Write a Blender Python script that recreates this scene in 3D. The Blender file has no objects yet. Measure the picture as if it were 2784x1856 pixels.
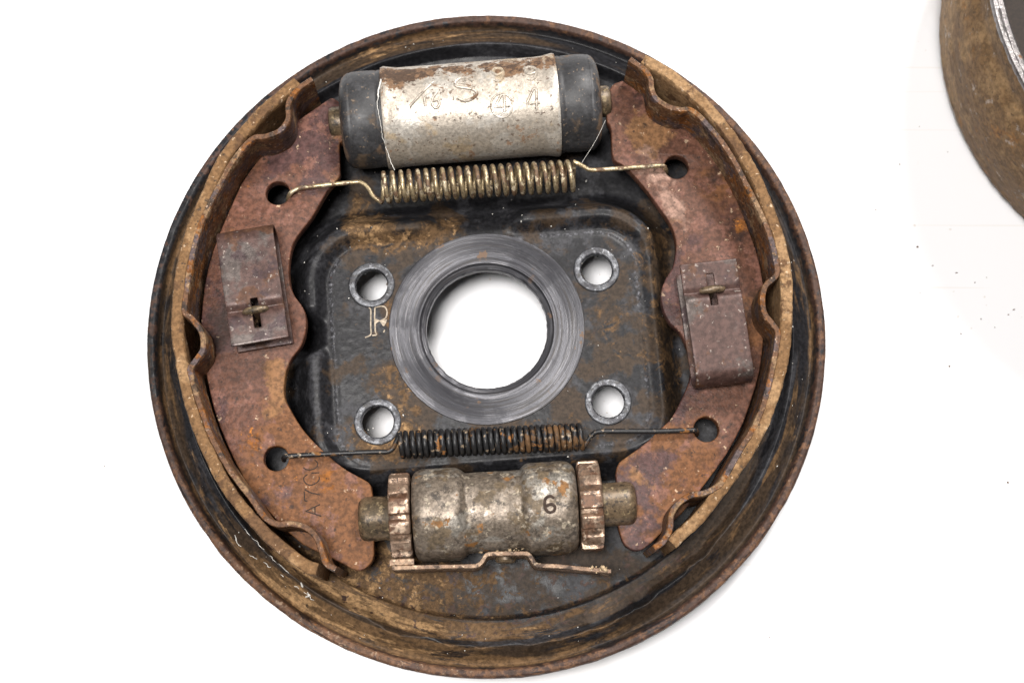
# Drum brake backing plate with shoes, wheel cylinder and adjuster, and the edge of a brake drum, on a white bench.
# All shapes are written in millimetres; the plate's rim edge is the z = 0 plane and the bench lies at z = -20.
import bpy, bmesh, math, random
import numpy as np
from mathutils import Vector
random.seed(7)
S = 0.001
ZB = 20.0                                   # bench to rim plane
sc = bpy.context.scene
COL = sc.collection

# ------------------------------------------------------------------ camera, world, lamps, exposure
cam_d = bpy.data.cameras.new('camera'); cam = bpy.data.objects.new('camera', cam_d); COL.objects.link(cam)
cam.location = (5.0*S, -96.5*S, (422.8+ZB)*S)
cam.rotation_euler = (0.2166, -0.0057, 0.0)
cam_d.lens = 51.72; cam_d.sensor_width = 36.0
cam_d.clip_start = 0.02; cam_d.clip_end = 20.0
cam_d.dof.use_dof = True; cam_d.dof.focus_distance = 0.418; cam_d.dof.aperture_fstop = 13.0
sc.camera = cam

w = bpy.data.worlds.new('World'); sc.world = w; w.use_nodes = True
bg = w.node_tree.nodes['Background']; bg.inputs['Color'].default_value = (1.0, 0.985, 0.97, 1); bg.inputs['Strength'].default_value = 0.04

def lamp(name, loc, target, sx, sy, power, col=(1, 1, 1)):
    d = bpy.data.lights.new(name, 'AREA'); d.shape = 'RECTANGLE'; d.size = sx; d.size_y = sy; d.energy = power; d.color = col
    o = bpy.data.objects.new(name, d); COL.objects.link(o); o.location = loc
    o.rotation_euler = (Vector(target)-Vector(loc)).to_track_quat('-Z', 'Y').to_euler()
lamp('softbox_overhead', (-0.13, -0.11, 1.02), (0, 0, 0), 0.24, 0.24, 10.5, (1, 0.965, 0.93))
lamp('softbox_back', (0.38, 0.64, 0.84), (0, 0, 0), 0.26, 0.20, 10.5, (1, 0.965, 0.93))
lamp('softbox_side', (-0.75, 0.05, 0.55), (0, 0, 0), 0.25, 0.55, 0.8, (0.95, 0.97, 1.0))
vs = sc.view_settings; vs.view_transform = 'Standard'; vs.look = 'None'; vs.gamma = 1.0; vs.use_curve_mapping = False; vs.exposure = 0.40
sc.render.engine = 'CYCLES'; sc.cycles.use_denoising = True
sc.cycles.max_bounces = 6; sc.cycles.glossy_bounces = 3; sc.cycles.diffuse_bounces = 4

# ------------------------------------------------------------------ numeric noise
def _hash(ix, iy, iz, seed):
    n = (ix*374761393 + iy*668265263 + iz*2147483647 + seed*974634777) & 0xffffffff
    n = ((n ^ (n >> 13))*1274126177) & 0xffffffff
    n = n ^ (n >> 16)
    return (n & 0xffff)/65535.0
def vnoise(p, seed=0):
    p = np.asarray(p, float); i = np.floor(p).astype(np.int64); f = p-i; f = f*f*(3-2*f)
    x, y, z = i[..., 0], i[..., 1], i[..., 2]; u, v, t = f[..., 0], f[..., 1], f[..., 2]
    def h(a, b, c): return _hash(x+a, y+b, z+c, seed)
    return ((h(0,0,0)*(1-u)+h(1,0,0)*u)*(1-v)+(h(0,1,0)*(1-u)+h(1,1,0)*u)*v)*(1-t)+((h(0,0,1)*(1-u)+h(1,0,1)*u)*(1-v)+(h(0,1,1)*(1-u)+h(1,1,1)*u)*v)*t
def fbm(p, octaves=4, seed=0):
    p = np.asarray(p, float); a, s, tot = 0.5, 0.0, 0.0
    for k in range(octaves):
        s = s+a*vnoise(p*2**k, seed+k); tot += a; a *= 0.5
    return s/tot
def sstep(a, b, x):
    t = np.clip((x-a)/(b-a), 0, 1); return t*t*(3-2*t)

# ------------------------------------------------------------------ materials
def nd(nt, typ, **kw):
    n = nt.nodes.new(typ)
    for k, v in kw.items():
        if k in n.inputs: n.inputs[k].default_value = v
        else: setattr(n, k, v)
    return n
class Mat:
    """Principled material built from a base and a stack of noise-masked layers (scales are per millimetre)."""
    def __init__(self, name, base, rough=0.5, metal=0.0, spec=0.5):
        self.m = bpy.data.materials.new(name); self.m.use_nodes = True
        self.nt = self.m.node_tree; self.b = self.nt.nodes['Principled BSDF']
        self.b.inputs['Specular IOR Level'].default_value = spec
        tc = nd(self.nt, 'ShaderNodeTexCoord'); mp = nd(self.nt, 'ShaderNodeMapping')
        mp.inputs['Scale'].default_value = (1000, 1000, 1000)
        self.nt.links.new(tc.outputs['Object'], mp.inputs['Vector']); self.co = mp.outputs['Vector']
        c = nd(self.nt, 'ShaderNodeRGB'); c.outputs[0].default_value = (*base, 1)
        r = nd(self.nt, 'ShaderNodeValue'); r.outputs[0].default_value = rough
        me = nd(self.nt, 'ShaderNodeValue'); me.outputs[0].default_value = metal
        self.c, self.r, self.me = c.outputs[0], r.outputs[0], me.outputs[0]
        self.seed = 0.0; self.h = None
    def link(self, a, b): self.nt.links.new(a, b)
    def math(self, op, a, b=None, c=None):
        n = nd(self.nt, 'ShaderNodeMath', operation=op)
        for i, v in enumerate((a, b, c)):
            if v is None: continue
            if isinstance(v, (int, float)): n.inputs[i].default_value = v
            else: self.link(v, n.inputs[i])
        return n.outputs[0]
    def mapr(self, v, lo, hi, a=0.0, b=1.0):
        n = nd(self.nt, 'ShaderNodeMapRange'); n.clamp = True; n.interpolation_type = 'SMOOTHSTEP'
        self.link(v, n.inputs[0]); n.inputs[1].default_value = lo; n.inputs[2].default_value = hi; n.inputs[3].default_value = a; n.inputs[4].default_value = b
        return n.outputs[0]
    def noise(self, scale, detail=5.0, rough=0.6, stretch=(1, 1, 1), dist=0.0, co=None, raw=False):
        self.seed += 13.7
        mp = nd(self.nt, 'ShaderNodeMapping'); mp.inputs['Location'].default_value = (self.seed, self.seed*0.37, -self.seed*0.71)
        mp.inputs['Scale'].default_value = stretch
        self.link(co or self.co, mp.inputs['Vector'])
        n = nd(self.nt, 'ShaderNodeTexNoise'); n.inputs['Scale'].default_value = scale; n.inputs['Detail'].default_value = detail
        n.inputs['Roughness'].default_value = rough; n.inputs['Distortion'].default_value = dist
        self.link(mp.outputs['Vector'], n.inputs['Vector'])
        return n.outputs['Fac'] if raw else self.math('MULTIPLY_ADD', n.outputs['Fac'], 3.9 if detail > 4 else 2.4, -1.45 if detail > 4 else -0.70)
    def spots(self, pts, base=0.0):
        """sum of soft round patches (x, y, radius, weight) in millimetres, for where a stain or painted sheen or shade lies"""
        tot = base
        for x, y, r, wgt in pts:
            sp = nd(self.nt, 'ShaderNodeVectorMath', operation='MULTIPLY'); self.link(self.co, sp.inputs[0]); sp.inputs[1].default_value = (1, 1, 0)
            d = nd(self.nt, 'ShaderNodeVectorMath', operation='DISTANCE'); self.link(sp.outputs[0], d.inputs[0]); d.inputs[1].default_value = (x, y, 0)
            tot = self.math('ADD', self.mapr(d.outputs['Value'], 0.0, r, wgt, 0.0), tot)
        return tot
    def attr(self, name):
        n = nd(self.nt, 'ShaderNodeAttribute'); n.attribute_name = name; return n.outputs['Fac']
    def mixc(self, fac, col):
        n = nd(self.nt, 'ShaderNodeMix', data_type='RGBA'); self.link(fac, n.inputs[0]); self.link(self.c, n.inputs[6])
        if isinstance(col, tuple): n.inputs[7].default_value = (*col, 1)
        else: self.link(col, n.inputs[7])
        self.c = n.outputs[2]
    def mixv(self, cur, fac, val):
        n = nd(self.nt, 'ShaderNodeMix', data_type='FLOAT'); self.link(fac, n.inputs[0]); self.link(cur, n.inputs[2]); n.inputs[3].default_value = val
        return n.outputs[0]
    def layer(self, col, scale, lo, hi, detail=5.0, amount=1.0, rough=None, metal=None, attr=None, k=1.0, stretch=(1, 1, 1), nrough=0.6, dist=0.0, mask=None, co=None):
        f = self.noise(scale, detail, nrough, stretch, dist, co)
        if attr: f = self.math('MULTIPLY_ADD', self.math('SUBTRACT', f, 0.5), k, self.attr(attr) if isinstance(attr, str) else attr)
        mid, hw = (lo+hi)/2, (hi-lo)/2*0.6
        f = self.mapr(f, mid-hw, mid+hw)
        if mask is not None: f = self.math('MULTIPLY', f, mask)
        if amount != 1.0: f = self.math('MULTIPLY', f, amount)
        if col is not None: self.mixc(f, col)
        if rough is not None: self.r = self.mixv(self.r, f, rough)
        if metal is not None: self.me = self.mixv(self.me, f, metal)
        return f
    def bump(self, scale, strength, detail=4.0, dist=0.2, stretch=(1, 1, 1), src=None, nrough=0.6):
        f = src if src is not None else self.noise(scale, detail, nrough, stretch, raw=True)
        n = nd(self.nt, 'ShaderNodeBump'); n.inputs['Strength'].default_value = strength; n.inputs['Distance'].default_value = dist*S
        self.link(f, n.inputs['Height'])
        if self.h is not None: self.link(self.h, n.inputs['Normal'])
        self.h = n.outputs['Normal']
    def value(self, amt=0.35, scale=0.9):
        """small value variation over the whole surface"""
        f = self.noise(scale, 6.0, 0.7); g = self.mapr(f, 0.0, 1.0, 1-amt, 1+amt)
        n = nd(self.nt, 'ShaderNodeVectorMath', operation='SCALE'); self.link(self.c, n.inputs[0]); self.link(g, n.inputs['Scale']); self.c = n.outputs[0]
    def done(self):
        self.link(self.c, self.b.inputs['Base Color']); self.link(self.r, self.b.inputs['Roughness']); self.link(self.me, self.b.inputs['Metallic'])
        if self.h is not None: self.link(self.h, self.b.inputs['Normal'])
        return self.m

TAN = (0.30, 0.185, 0.095); BROWN = (0.155, 0.078, 0.032); DARK = (0.022, 0.017, 0.014); ORANGE = (0.42, 0.145, 0.028)

def polar(m, ang):
    sx = nd(m.nt, 'ShaderNodeSeparateXYZ'); m.link(m.co, sx.inputs[0])
    r = m.math('SQRT', m.math('ADD', m.math('MULTIPLY', sx.outputs[0], sx.outputs[0]), m.math('MULTIPLY', sx.outputs[1], sx.outputs[1])))
    an = m.math('ARCTAN2', sx.outputs[1], sx.outputs[0])
    cb = nd(m.nt, 'ShaderNodeCombineXYZ'); m.link(r, cb.inputs[0]); m.link(m.math('MULTIPLY', an, ang), cb.inputs[1])
    return cb.outputs[0]
def m_plate():
    m = Mat('painted_steel', (0.015, 0.015, 0.017), 0.38, spec=0.22)
    mx = nd(m.nt, 'ShaderNodeMix', data_type='VECTOR'); m.link(m.attr('ringm'), mx.inputs[0]); m.link(m.co, mx.inputs[4]); m.link(polar(m, 14.0), mx.inputs[5]); pc = mx.outputs[1]
    m.layer((0.034, 0.034, 0.038), 0.12, 0.45, 0.95, rough=0.5, detail=8, co=pc)
    m.layer((0.13, 0.13, 0.145), 0.9, 0.66, 0.90, detail=10, amount=0.55, rough=0.45, metal=0.3, attr='wear_glint', k=0.45, nrough=0.72)
    m.layer((0.040, 0.026, 0.016), 0.10, 0.26, 0.60, detail=9, attr='dust', k=0.6, rough=0.6, amount=0.9, co=pc)
    m.layer((0.105, 0.061, 0.029), 0.22, 0.50, 0.85, detail=10, attr='dust', k=0.55, rough=0.75, dist=0.5, nrough=0.70, co=pc)
    m.layer((0.27, 0.165, 0.080), 0.3, 0.80, 1.10, detail=10, attr='dust', k=0.6, rough=0.85, nrough=0.7, co=pc)
    m.layer((0.055, 0.031, 0.023), 0.4, 0.35, 0.55, detail=9, attr='rust', k=0.4, rough=0.55)
    m.layer((0.115, 0.060, 0.034), 0.35, 0.62, 0.85, detail=9, attr='rust', k=0.5, rough=0.6, nrough=0.70)
    m.layer((0.27, 0.19, 0.13), 0.7, 0.90, 1.10, detail=9, attr='rust', k=0.5, rough=0.6, nrough=0.72, amount=0.8)
    m.layer((0.30, 0.12, 0.03), 0.22, 1.06, 1.30, detail=9, attr='rust', k=0.6, rough=0.85, amount=0.8, nrough=0.7)
    m.layer((0.010, 0.010, 0.012), 0.30, 0.78, 0.98, detail=10, rough=0.45, amount=0.8, dist=0.8, nrough=0.70, co=pc)
    m.layer((0.50, 0.46, 0.40), 1.0, 1.14, 1.24, detail=3, amount=0.8)
    m.value(0.35, 0.8); m.bump(2.2, 0.35, dist=0.10, detail=6); m.bump(0.35, 0.14, dist=0.25, detail=5)
    return m.done()
def m_web(name, tint, tan, dark, orange, warm, bare):
    m = Mat(name, tint, 0.44, spec=0.19)
    m.layer((0.140, 0.060, 0.024), 0.05, 0.35, 0.85, detail=9, rough=0.58, nrough=0.64, attr=m.spots(warm, 0.0), k=0.55, amount=0.92)
    m.layer((0.066, 0.032, 0.029), 0.040, 0.52, 0.92, detail=8, rough=0.40, nrough=0.62)
    m.layer((0.155, 0.072, 0.052), 0.13, 0.58, 0.92, detail=9, amount=0.75, nrough=0.66, rough=0.44)
    m.layer((0.205, 0.104, 0.045), 0.070, 0.42, 0.85, detail=10, rough=0.60, amount=0.85, nrough=0.68, attr=m.spots(tan, 0.14), k=0.7)
    m.layer((0.33, 0.205, 0.125), 0.11, 0.70, 1.10, detail=10, rough=0.55, amount=0.85, nrough=0.68, attr=m.spots(tan, 0.08), k=0.7)
    m.layer((0.23, 0.145, 0.112), 0.09, 0.40, 1.00, detail=9, rough=0.40, metal=0.35, amount=0.8, nrough=0.68, attr=m.spots(bare, 0.0), k=0.7)  # pale bare-metal patches; the web's soft sheen is put into this colour
    m.layer((0.036, 0.018, 0.013), 0.075, 0.42, 0.92, detail=9, amount=0.85, rough=0.5, metal=0.0, nrough=0.66, attr=m.spots(dark, 0.14), k=0.65)
    m.layer((0.21, 0.078, 0.017), 0.11, 0.60, 0.95, detail=10, amount=0.85, rough=0.8, nrough=0.70, attr=m.spots(orange, 0.20), k=0.7)
    m.layer((0.024, 0.016, 0.013), 0.45, 0.88, 1.08, detail=8, amount=0.75, nrough=0.66)
    m.layer((0.42, 0.160, 0.034), 0.26, 0.92, 1.14, detail=9, rough=0.9, attr=m.spots(orange, 0.30), k=0.7, nrough=0.70)
    m.layer((0.42, 0.30, 0.20), 0.34, 0.98, 1.14, detail=8, amount=0.85, nrough=0.70)
    m.layer((0.62, 0.56, 0.50), 0.9, 1.06, 1.2, detail=4, amount=0.85)
    m.value(0.34, 0.6); m.bump(1.5, 0.65, dist=0.18, detail=8, nrough=0.67); m.bump(0.22, 0.4, dist=0.5, detail=5)
    return m.done()
def m_strip():
    m = Mat('rusty_shoe_rim', (0.105, 0.050, 0.024), 0.58, spec=0.25)
    m.layer((0.080, 0.056, 0.054), 0.10, 0.45, 0.75, detail=8)
    m.layer((0.19, 0.118, 0.065), 0.12, 0.58, 0.85, detail=9, rough=0.75, nrough=0.68)
    m.layer((0.19, 0.070, 0.014), 0.13, 0.60, 0.90, detail=9, amount=0.8, rough=0.85, nrough=0.7)
    m.layer(DARK, 0.22, 0.70, 0.92, detail=9, amount=0.75, nrough=0.68)
    m.layer((0.40, 0.28, 0.2), 0.9, 0.98, 1.1, detail=5, amount=0.7)
    m.value(0.4, 0.9); m.bump(1.6, 0.7, dist=0.2, detail=7)
    return m.done()
def m_lining():
    m = Mat('dusty_brake_lining', (0.165, 0.092, 0.042), 0.8, spec=0.2)
    m.layer((0.27, 0.165, 0.084), 0.05, 0.45, 0.90, detail=8)
    m.layer((0.110, 0.060, 0.030), 0.10, 0.66, 1.0, detail=9, nrough=0.64)
    m.layer((0.050, 0.036, 0.026), 0.5, 0.94, 1.12, detail=8, amount=0.8)
    m.layer((0.50, 0.37, 0.25), 0.6, 0.98, 1.14, detail=6, amount=0.8)
    m.value(0.28, 0.8); m.bump(1.2, 0.7, dist=0.3, detail=8)
    return m.done()
def m_clip():
    m = Mat('tarnished_spring_steel', (0.070, 0.040, 0.034), 0.42, 0.2, 0.3)
    m.layer((0.084, 0.068, 0.062), 0.07, 0.50, 0.95, detail=7, rough=0.36, metal=0.35)
    m.layer((0.085, 0.042, 0.026), 0.10, 0.60, 0.95, detail=8, rough=0.6)
    m.layer((0.038, 0.022, 0.024), 0.09, 0.62, 0.95, detail=8, amount=0.8)
    m.layer((0.40, 0.27, 0.16), 0.20, 0.72, 0.95, detail=10, rough=0.85, metal=0.0, nrough=0.7, attr=m.spots([(-65, 0, 9, 0.5), (64, 6, 8, 0.38)], 0.06), k=0.8)
    m.layer((0.30, 0.26, 0.23), 0.6, 0.98, 1.12, detail=8, amount=0.7)
    m.value(0.3, 0.6); m.bump(2.4, 0.4, dist=0.1, detail=6); m.bump(0.4, 0.2, dist=0.2)
    return m.done()
def m_alu():
    m = Mat('cast_aluminium', (0.40, 0.355, 0.30), 0.46, 0.45)
    m.layer((0.50, 0.465, 0.415), 0.09, 0.45, 0.80, detail=8, rough=0.38)
    m.layer((0.33, 0.25, 0.155), 0.07, 0.62, 1.0, detail=9, rough=0.6, metal=0.2, amount=0.8)
    up = m.attr('dust')
    m.layer((0.15, 0.085, 0.045), 0.16, 0.52, 0.80, detail=10, attr=up, k=0.75, rough=0.8, metal=0.0, dist=0.5, nrough=0.7)
    m.layer((0.060, 0.034, 0.020), 0.45, 0.78, 0.96, detail=10, attr=up, k=0.75, rough=0.85, metal=0.0, nrough=0.72)
    m.layer((0.20, 0.09, 0.03), 0.12, 0.86, 1.05, detail=9, rough=0.75, metal=0.0, amount=0.75, nrough=0.7)
    m.layer((0.09, 0.06, 0.042), 0.7, 0.92, 1.05, detail=8, amount=0.85, metal=0.0)
    m.value(0.22, 1.0); m.bump(1.3, 0.5, dist=0.16, detail=6, nrough=0.55); m.bump(0.5, 0.25, dist=0.25)
    return m.done()
def m_rubber():
    m = Mat('dusty_black_rubber', (0.026, 0.026, 0.028), 0.52, spec=0.45)
    m.layer((0.046, 0.046, 0.049), 0.07, 0.45, 0.9, detail=8, rough=0.5)
    m.layer((0.090, 0.060, 0.036), 0.07, 0.60, 1.05, detail=10, rough=0.8, amount=0.75, nrough=0.66)
    m.layer((0.135, 0.085, 0.05), 0.16, 0.48, 0.95, detail=9, rough=0.85, attr='dust', k=0.6, amount=0.8)
    m.layer((0.22, 0.16, 0.11), 0.9, 0.98, 1.1, detail=5, amount=0.6)
    m.value(0.25, 1.0); m.bump(1.8, 0.25, dist=0.1, detail=5)
    return m.done()
def m_gold():
    m = Mat('zinc_plated_wire', (0.40, 0.315, 0.19), 0.38, 0.7)
    m.layer((0.125, 0.075, 0.042), 0.22, 0.48, 0.75, detail=9, rough=0.62, metal=0.15)
    m.layer((0.50, 0.42, 0.29), 0.35, 0.66, 0.9, detail=8, rough=0.5)
    m.layer((0.045, 0.030, 0.022), 0.7, 0.76, 0.95, detail=8, amount=0.85, metal=0.0)
    m.value(0.3, 1.2); m.bump(2.5, 0.4, dist=0.1)
    return m.done()
def m_blackwire():
    m = Mat('black_spring_wire', (0.014, 0.014, 0.015), 0.40, 0.0, 0.35)
    m.layer((0.10, 0.052, 0.021), 0.09, 0.66, 0.98, detail=9, rough=0.75, nrough=0.68)
    m.layer((0.20, 0.088, 0.026), 0.22, 0.92, 1.1, detail=9, rough=0.85)
    m.layer((0.25, 0.19, 0.13), 0.5, 0.90, 1.05, detail=7)
    m.value(0.3); m.bump(2.0, 0.35, dist=0.1)
    return m.done()
def m_adjuster():
    m = Mat('grimy_cast_steel', (0.170, 0.138, 0.108), 0.42, 0.45)
    m.layer((0.30, 0.275, 0.24), 0.09, 0.45, 0.80, detail=9, rough=0.34, metal=0.6)
    m.layer((0.105, 0.076, 0.046), 0.11, 0.50, 0.82, detail=10, rough=0.62, metal=0.1, nrough=0.68)
    m.layer((0.036, 0.027, 0.020), 0.30, 0.68, 0.92, detail=10, rough=0.6, metal=0.0, amount=0.85, nrough=0.7)
    m.layer((0.33, 0.28, 0.21), 0.35, 0.76, 0.98, detail=10, rough=0.6, metal=0.1, amount=0.8, nrough=0.7)
    m.layer((0.18, 0.085, 0.026), 0.16, 0.86, 1.05, detail=9, rough=0.75, metal=0.0)
    m.value(0.35, 0.9); m.bump(1.3, 0.5, dist=0.18, detail=7); m.bump(0.4, 0.3, dist=0.3)
    return m.done()
def m_wheel():
    m = Mat('coppery_star_wheel', (0.31, 0.215, 0.155), 0.32, 0.65)
    m.layer((0.12, 0.062, 0.036), 0.18, 0.50, 0.80, detail=9, rough=0.6, metal=0.2)
    m.layer((0.40, 0.30, 0.22), 0.3, 0.66, 0.92, detail=9, rough=0.45)
    m.layer((0.05, 0.032, 0.022), 0.5, 0.74, 0.95, detail=8, rough=0.6, metal=0.0, amount=0.8)
    m.value(0.3); m.bump(1.4, 0.5, dist=0.2, detail=6)
    return m.done()
def m_tip():
    m = Mat('greasy_brass_brown_steel', (0.120, 0.084, 0.050), 0.42, 0.25)
    m.layer((0.070, 0.050, 0.028), 0.14, 0.48, 0.80, detail=9, rough=0.6)
    m.layer((0.23, 0.175, 0.10), 0.3, 0.72, 0.96, detail=9)
    m.layer(DARK, 0.6, 0.74, 0.95, detail=8, amount=0.8)
    m.value(0.3); m.bump(1.5, 0.4, dist=0.15)
    return m.done()
def m_steel(concentric=True):
    m = Mat('turned_steel' if concentric else 'scuffed_steel', (0.068, 0.068, 0.076) if concentric else (0.085, 0.088, 0.097), 0.40, 0.55)
    if concentric:
        sx = nd(m.nt, 'ShaderNodeSeparateXYZ'); m.link(m.co, sx.inputs[0])
        r = m.math('SQRT', m.math('ADD', m.math('MULTIPLY', sx.outputs[0], sx.outputs[0]), m.math('MULTIPLY', sx.outputs[1], sx.outputs[1])))
        an = m.math('ARCTAN2', sx.outputs[1], sx.outputs[0])
        cb = nd(m.nt, 'ShaderNodeCombineXYZ'); m.link(r, cb.inputs[0]); m.link(m.math('MULTIPLY', an, 0.55), cb.inputs[1])
        pc = cb.outputs[0]
        tg = nd(m.nt, 'ShaderNodeTangent', direction_type='RADIAL', axis='Z'); m.link(tg.outputs[0], m.b.inputs['Tangent']); m.b.inputs['Anisotropic'].default_value = 0.8
        m.layer((0.045, 0.044, 0.049), 0.9, 0.45, 0.95, detail=9, rough=0.5, co=pc, amount=0.8)
        m.layer((0.14, 0.137, 0.145), 3.2, 0.66, 0.98, detail=6, rough=0.32, co=pc, amount=0.65)
        m.layer((0.030, 0.026, 0.024), 1.6, 0.74, 0.98, detail=5, rough=0.5, co=pc, metal=0.2, amount=0.7)
        m.layer((0.16, 0.09, 0.045), 0.16, 1.02, 1.2, detail=10, rough=0.75, metal=0.0, amount=0.7)
        m.layer((0.032, 0.032, 0.038), 0.06, 0.55, 0.95, detail=9, rough=0.5, amount=0.6)
        m.bump(2.0, 0.5, dist=0.10, src=m.noise(2.4, 6, 0.7, co=pc, raw=True)); m.bump(7, 0.3, dist=0.05, src=m.noise(8, 3, 0.7, co=pc, raw=True))
    else:
        m.layer((0.05, 0.05, 0.056), 0.3, 0.45, 0.80, detail=9, rough=0.5)
        m.layer((0.22, 0.225, 0.24), 0.5, 0.66, 0.98, detail=9, rough=0.38, nrough=0.66, amount=0.8)
        m.layer((0.03, 0.028, 0.026), 0.7, 0.72, 0.95, detail=8, amount=0.7, metal=0.0)
        m.value(0.35); m.bump(1.8, 0.6, dist=0.18, detail=7)
    return m.done()
def m_drum():
    m = Mat('rusty_cast_iron', (0.135, 0.078, 0.034), 0.72, spec=0.3)
    m.layer((0.215, 0.135, 0.066), 0.035, 0.45, 0.95, detail=10, rough=0.8, nrough=0.66)
    m.layer((0.100, 0.054, 0.022), 0.05, 0.62, 1.0, detail=10, nrough=0.66, amount=0.85)
    m.layer((0.28, 0.235, 0.195), 0.15, 0.78, 1.02, detail=10, amount=0.75, rough=0.6, nrough=0.72)
    m.layer((0.24, 0.110, 0.030), 0.12, 0.80, 1.05, detail=10, amount=0.6, nrough=0.7)
    m.layer((0.050, 0.032, 0.020), 0.4, 0.90, 1.08, detail=9, amount=0.7, nrough=0.7)
    m.value(0.3, 0.5); m.bump(0.6, 0.6, dist=0.45, detail=8)
    return m.done()
def m_ring():
    m = Mat('bright_machined_edge', (0.17, 0.16, 0.158), 0.36, 0.65)
    m.layer((0.16, 0.14, 0.15), 0.6, 0.62, 0.95, detail=10, rough=0.5, nrough=0.7, amount=0.85)
    m.layer((0.20, 0.11, 0.06), 0.1, 0.95, 1.2, detail=9, metal=0.1, rough=0.75)
    m.value(0.3, 0.8); m.bump(1.2, 0.5, dist=0.2)
    return m.done()
def m_bench():
    m = Mat('white_laminate', (0.805, 0.815, 0.84), 0.45, spec=0.3)
    m.layer((0.75, 0.745, 0.75), 0.006, 0.55, 1.0, detail=6, amount=0.6)
    m.layer((0.66, 0.58, 0.49), 0.10, 1.12, 1.32, detail=9, amount=0.3, nrough=0.7)
    m.layer((0.66, 0.60, 0.52), 0.010, 0.86, 0.98, detail=3, amount=0.22, stretch=(0.35, 30.0, 1), dist=0.8)
    m.layer((0.55, 0.48, 0.42), 0.5, 1.16, 1.26, detail=1, amount=0.5)
    return m.done()
def m_lock():
    m = Mat('rusty_strip', (0.165, 0.098, 0.058), 0.5, 0.25)
    m.layer((0.30, 0.20, 0.13), 0.22, 0.52, 0.85, detail=9, rough=0.6)
    m.layer((0.060, 0.034, 0.020), 0.25, 0.60, 0.90, detail=9, rough=0.7, metal=0.0)
    m.layer((0.42, 0.31, 0.21), 0.6, 0.85, 1.05, detail=7)
    m.value(0.35, 0.9); m.bump(1.5, 0.6, dist=0.2, detail=7)
    return m.done()
def m_plain(name, col, rough=0.7, k=0.3):
    m = Mat(name, col, rough); m.value(k, 1.2); m.bump(2.0, 0.4, dist=0.1); return m.done()

WEB_L = m_web('rusty_web_purple', (0.106, 0.046, 0.029), [(-57, -25, 16, 0.5), (-46, 42, 11, 0.5), (-60, -12, 9, 0.5), (-46, -42, 12, 0.3), (-44, 58, 8, 0.45)], [(-74, 0, 14, 0.5), (-66, 54, 12, 0.5), (-64, -53, 10, 0.4), (-75, -20, 9, 0.3)],
              [(-52, -45, 20, 0.45), (-66, -34, 10, 0.5), (-44, 52, 9, 0.35), (-70, 40, 8, 0.3)], [(-50, -52, 56, 1.2), (-75, 40, 24, 0.6), (-44, 56, 14, 0.7)], [(-50, -28, 9, 0.25), (-55, 28, 8, 0.2)])
WEB_R = m_web('rusty_web_pale', (0.098, 0.044, 0.028), [(46, 56, 14, 0.5), (57, 35, 12, 0.3), (43, -46, 12, 0.5), (53, 5, 6, 0.35)], [(68, 45, 14, 0.6), (42, 68, 10, 0.45), (74, 28, 13, 0.6), (75, 5, 13, 0.6), (73, -20, 11, 0.5), (62, 60, 9, 0.5)],  # dark spots along the outer edge paint in the shade beside the rim
              [(66, 52, 8, 0.35), (60, -45, 14, 0.3), (75, 30, 9, 0.4)], [(46, -48, 48, 1.1), (72, 40, 22, 0.7), (80, 0, 26, 0.7)], [(47, 48, 13, 0.75), (56, 34, 12, 0.95), (53, 42, 9, 0.4), (41, -44, 8, 0.35)])
M = dict(plate=m_plate(), web=WEB_L, web2=WEB_R, strip=m_strip(), lining=m_lining(), clip=m_clip(), alu=m_alu(), rubber=m_rubber(),
         gold=m_gold(), black=m_blackwire(), adj=m_adjuster(), lock=m_lock(), wheel=m_wheel(), tip=m_tip(), steel=m_steel(), scuff=m_steel(False), drum=m_drum(), ring=m_ring(), bench=m_bench(),
         dustfill=m_plain('packed_tan_dust', (0.40, 0.335, 0.26), 0.9), dark=m_plain('dark_grime', (0.028, 0.018, 0.014), 0.7), grit=m_plain('dark_grit', (0.20, 0.15, 0.12), 0.8),
         white=m_plain('white_thread', (0.62, 0.60, 0.56), 0.6), crumb=m_plain('pale_crumbs', (0.42, 0.31, 0.19), 0.9), bore=m_plain('bore_painted_shade', (0.020, 0.013, 0.009), 0.75), stampdark=m_plain('stamped_groove', (0.035, 0.020, 0.013), 0.8))

# ------------------------------------------------------------------ mesh helpers
def obj(name, verts, faces, mat, parent=None, sharp=35, attrs=None, origin=None):
    me = bpy.data.meshes.new(name); v = np.asarray(verts, float)
    off = np.array(origin if origin is not None else (0, 0, -ZB), float)
    v = (v-off)*S
    if isinstance(faces, np.ndarray) and faces.ndim == 2:
        n, k = faces.shape
        me.vertices.add(len(v)); me.vertices.foreach_set('co', v.ravel()); me.loops.add(n*k); me.loops.foreach_set('vertex_index', faces.ravel().astype(np.int32))
        me.polygons.add(n); me.polygons.foreach_set('loop_start', np.arange(0, n*k, k, dtype=np.int32)); me.update(calc_edges=True)
    else:
        me.from_pydata(v.tolist(), [], [list(map(int, f)) for f in faces])
    me.validate()
    me.polygons.foreach_set('use_smooth', [True]*len(me.polygons))
    if sharp: me.set_sharp_from_angle(angle=math.radians(sharp))
    for an, val in (attrs or {}).items():
        a = me.attributes.new(an, 'FLOAT', 'POINT'); a.data.foreach_set('value', np.asarray(val, np.float32))
    me.materials.append(mat)
    o = bpy.data.objects.new(name, me); COL.objects.link(o)
    if parent is not None: o.parent = parent
    return o
def grid_faces(nu, nv, close_v=True, off=0):
    """quads for rows 0..nu-1 of nv vertices each"""
    i, j = np.meshgrid(np.arange(nu-1), np.arange(nv if close_v else nv-1), indexing='ij'); j2 = (j+1) % nv
    return np.stack([i*nv+j, i*nv+j2, (i+1)*nv+j2, (i+1)*nv+j], -1).reshape(-1, 4)+off
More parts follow.
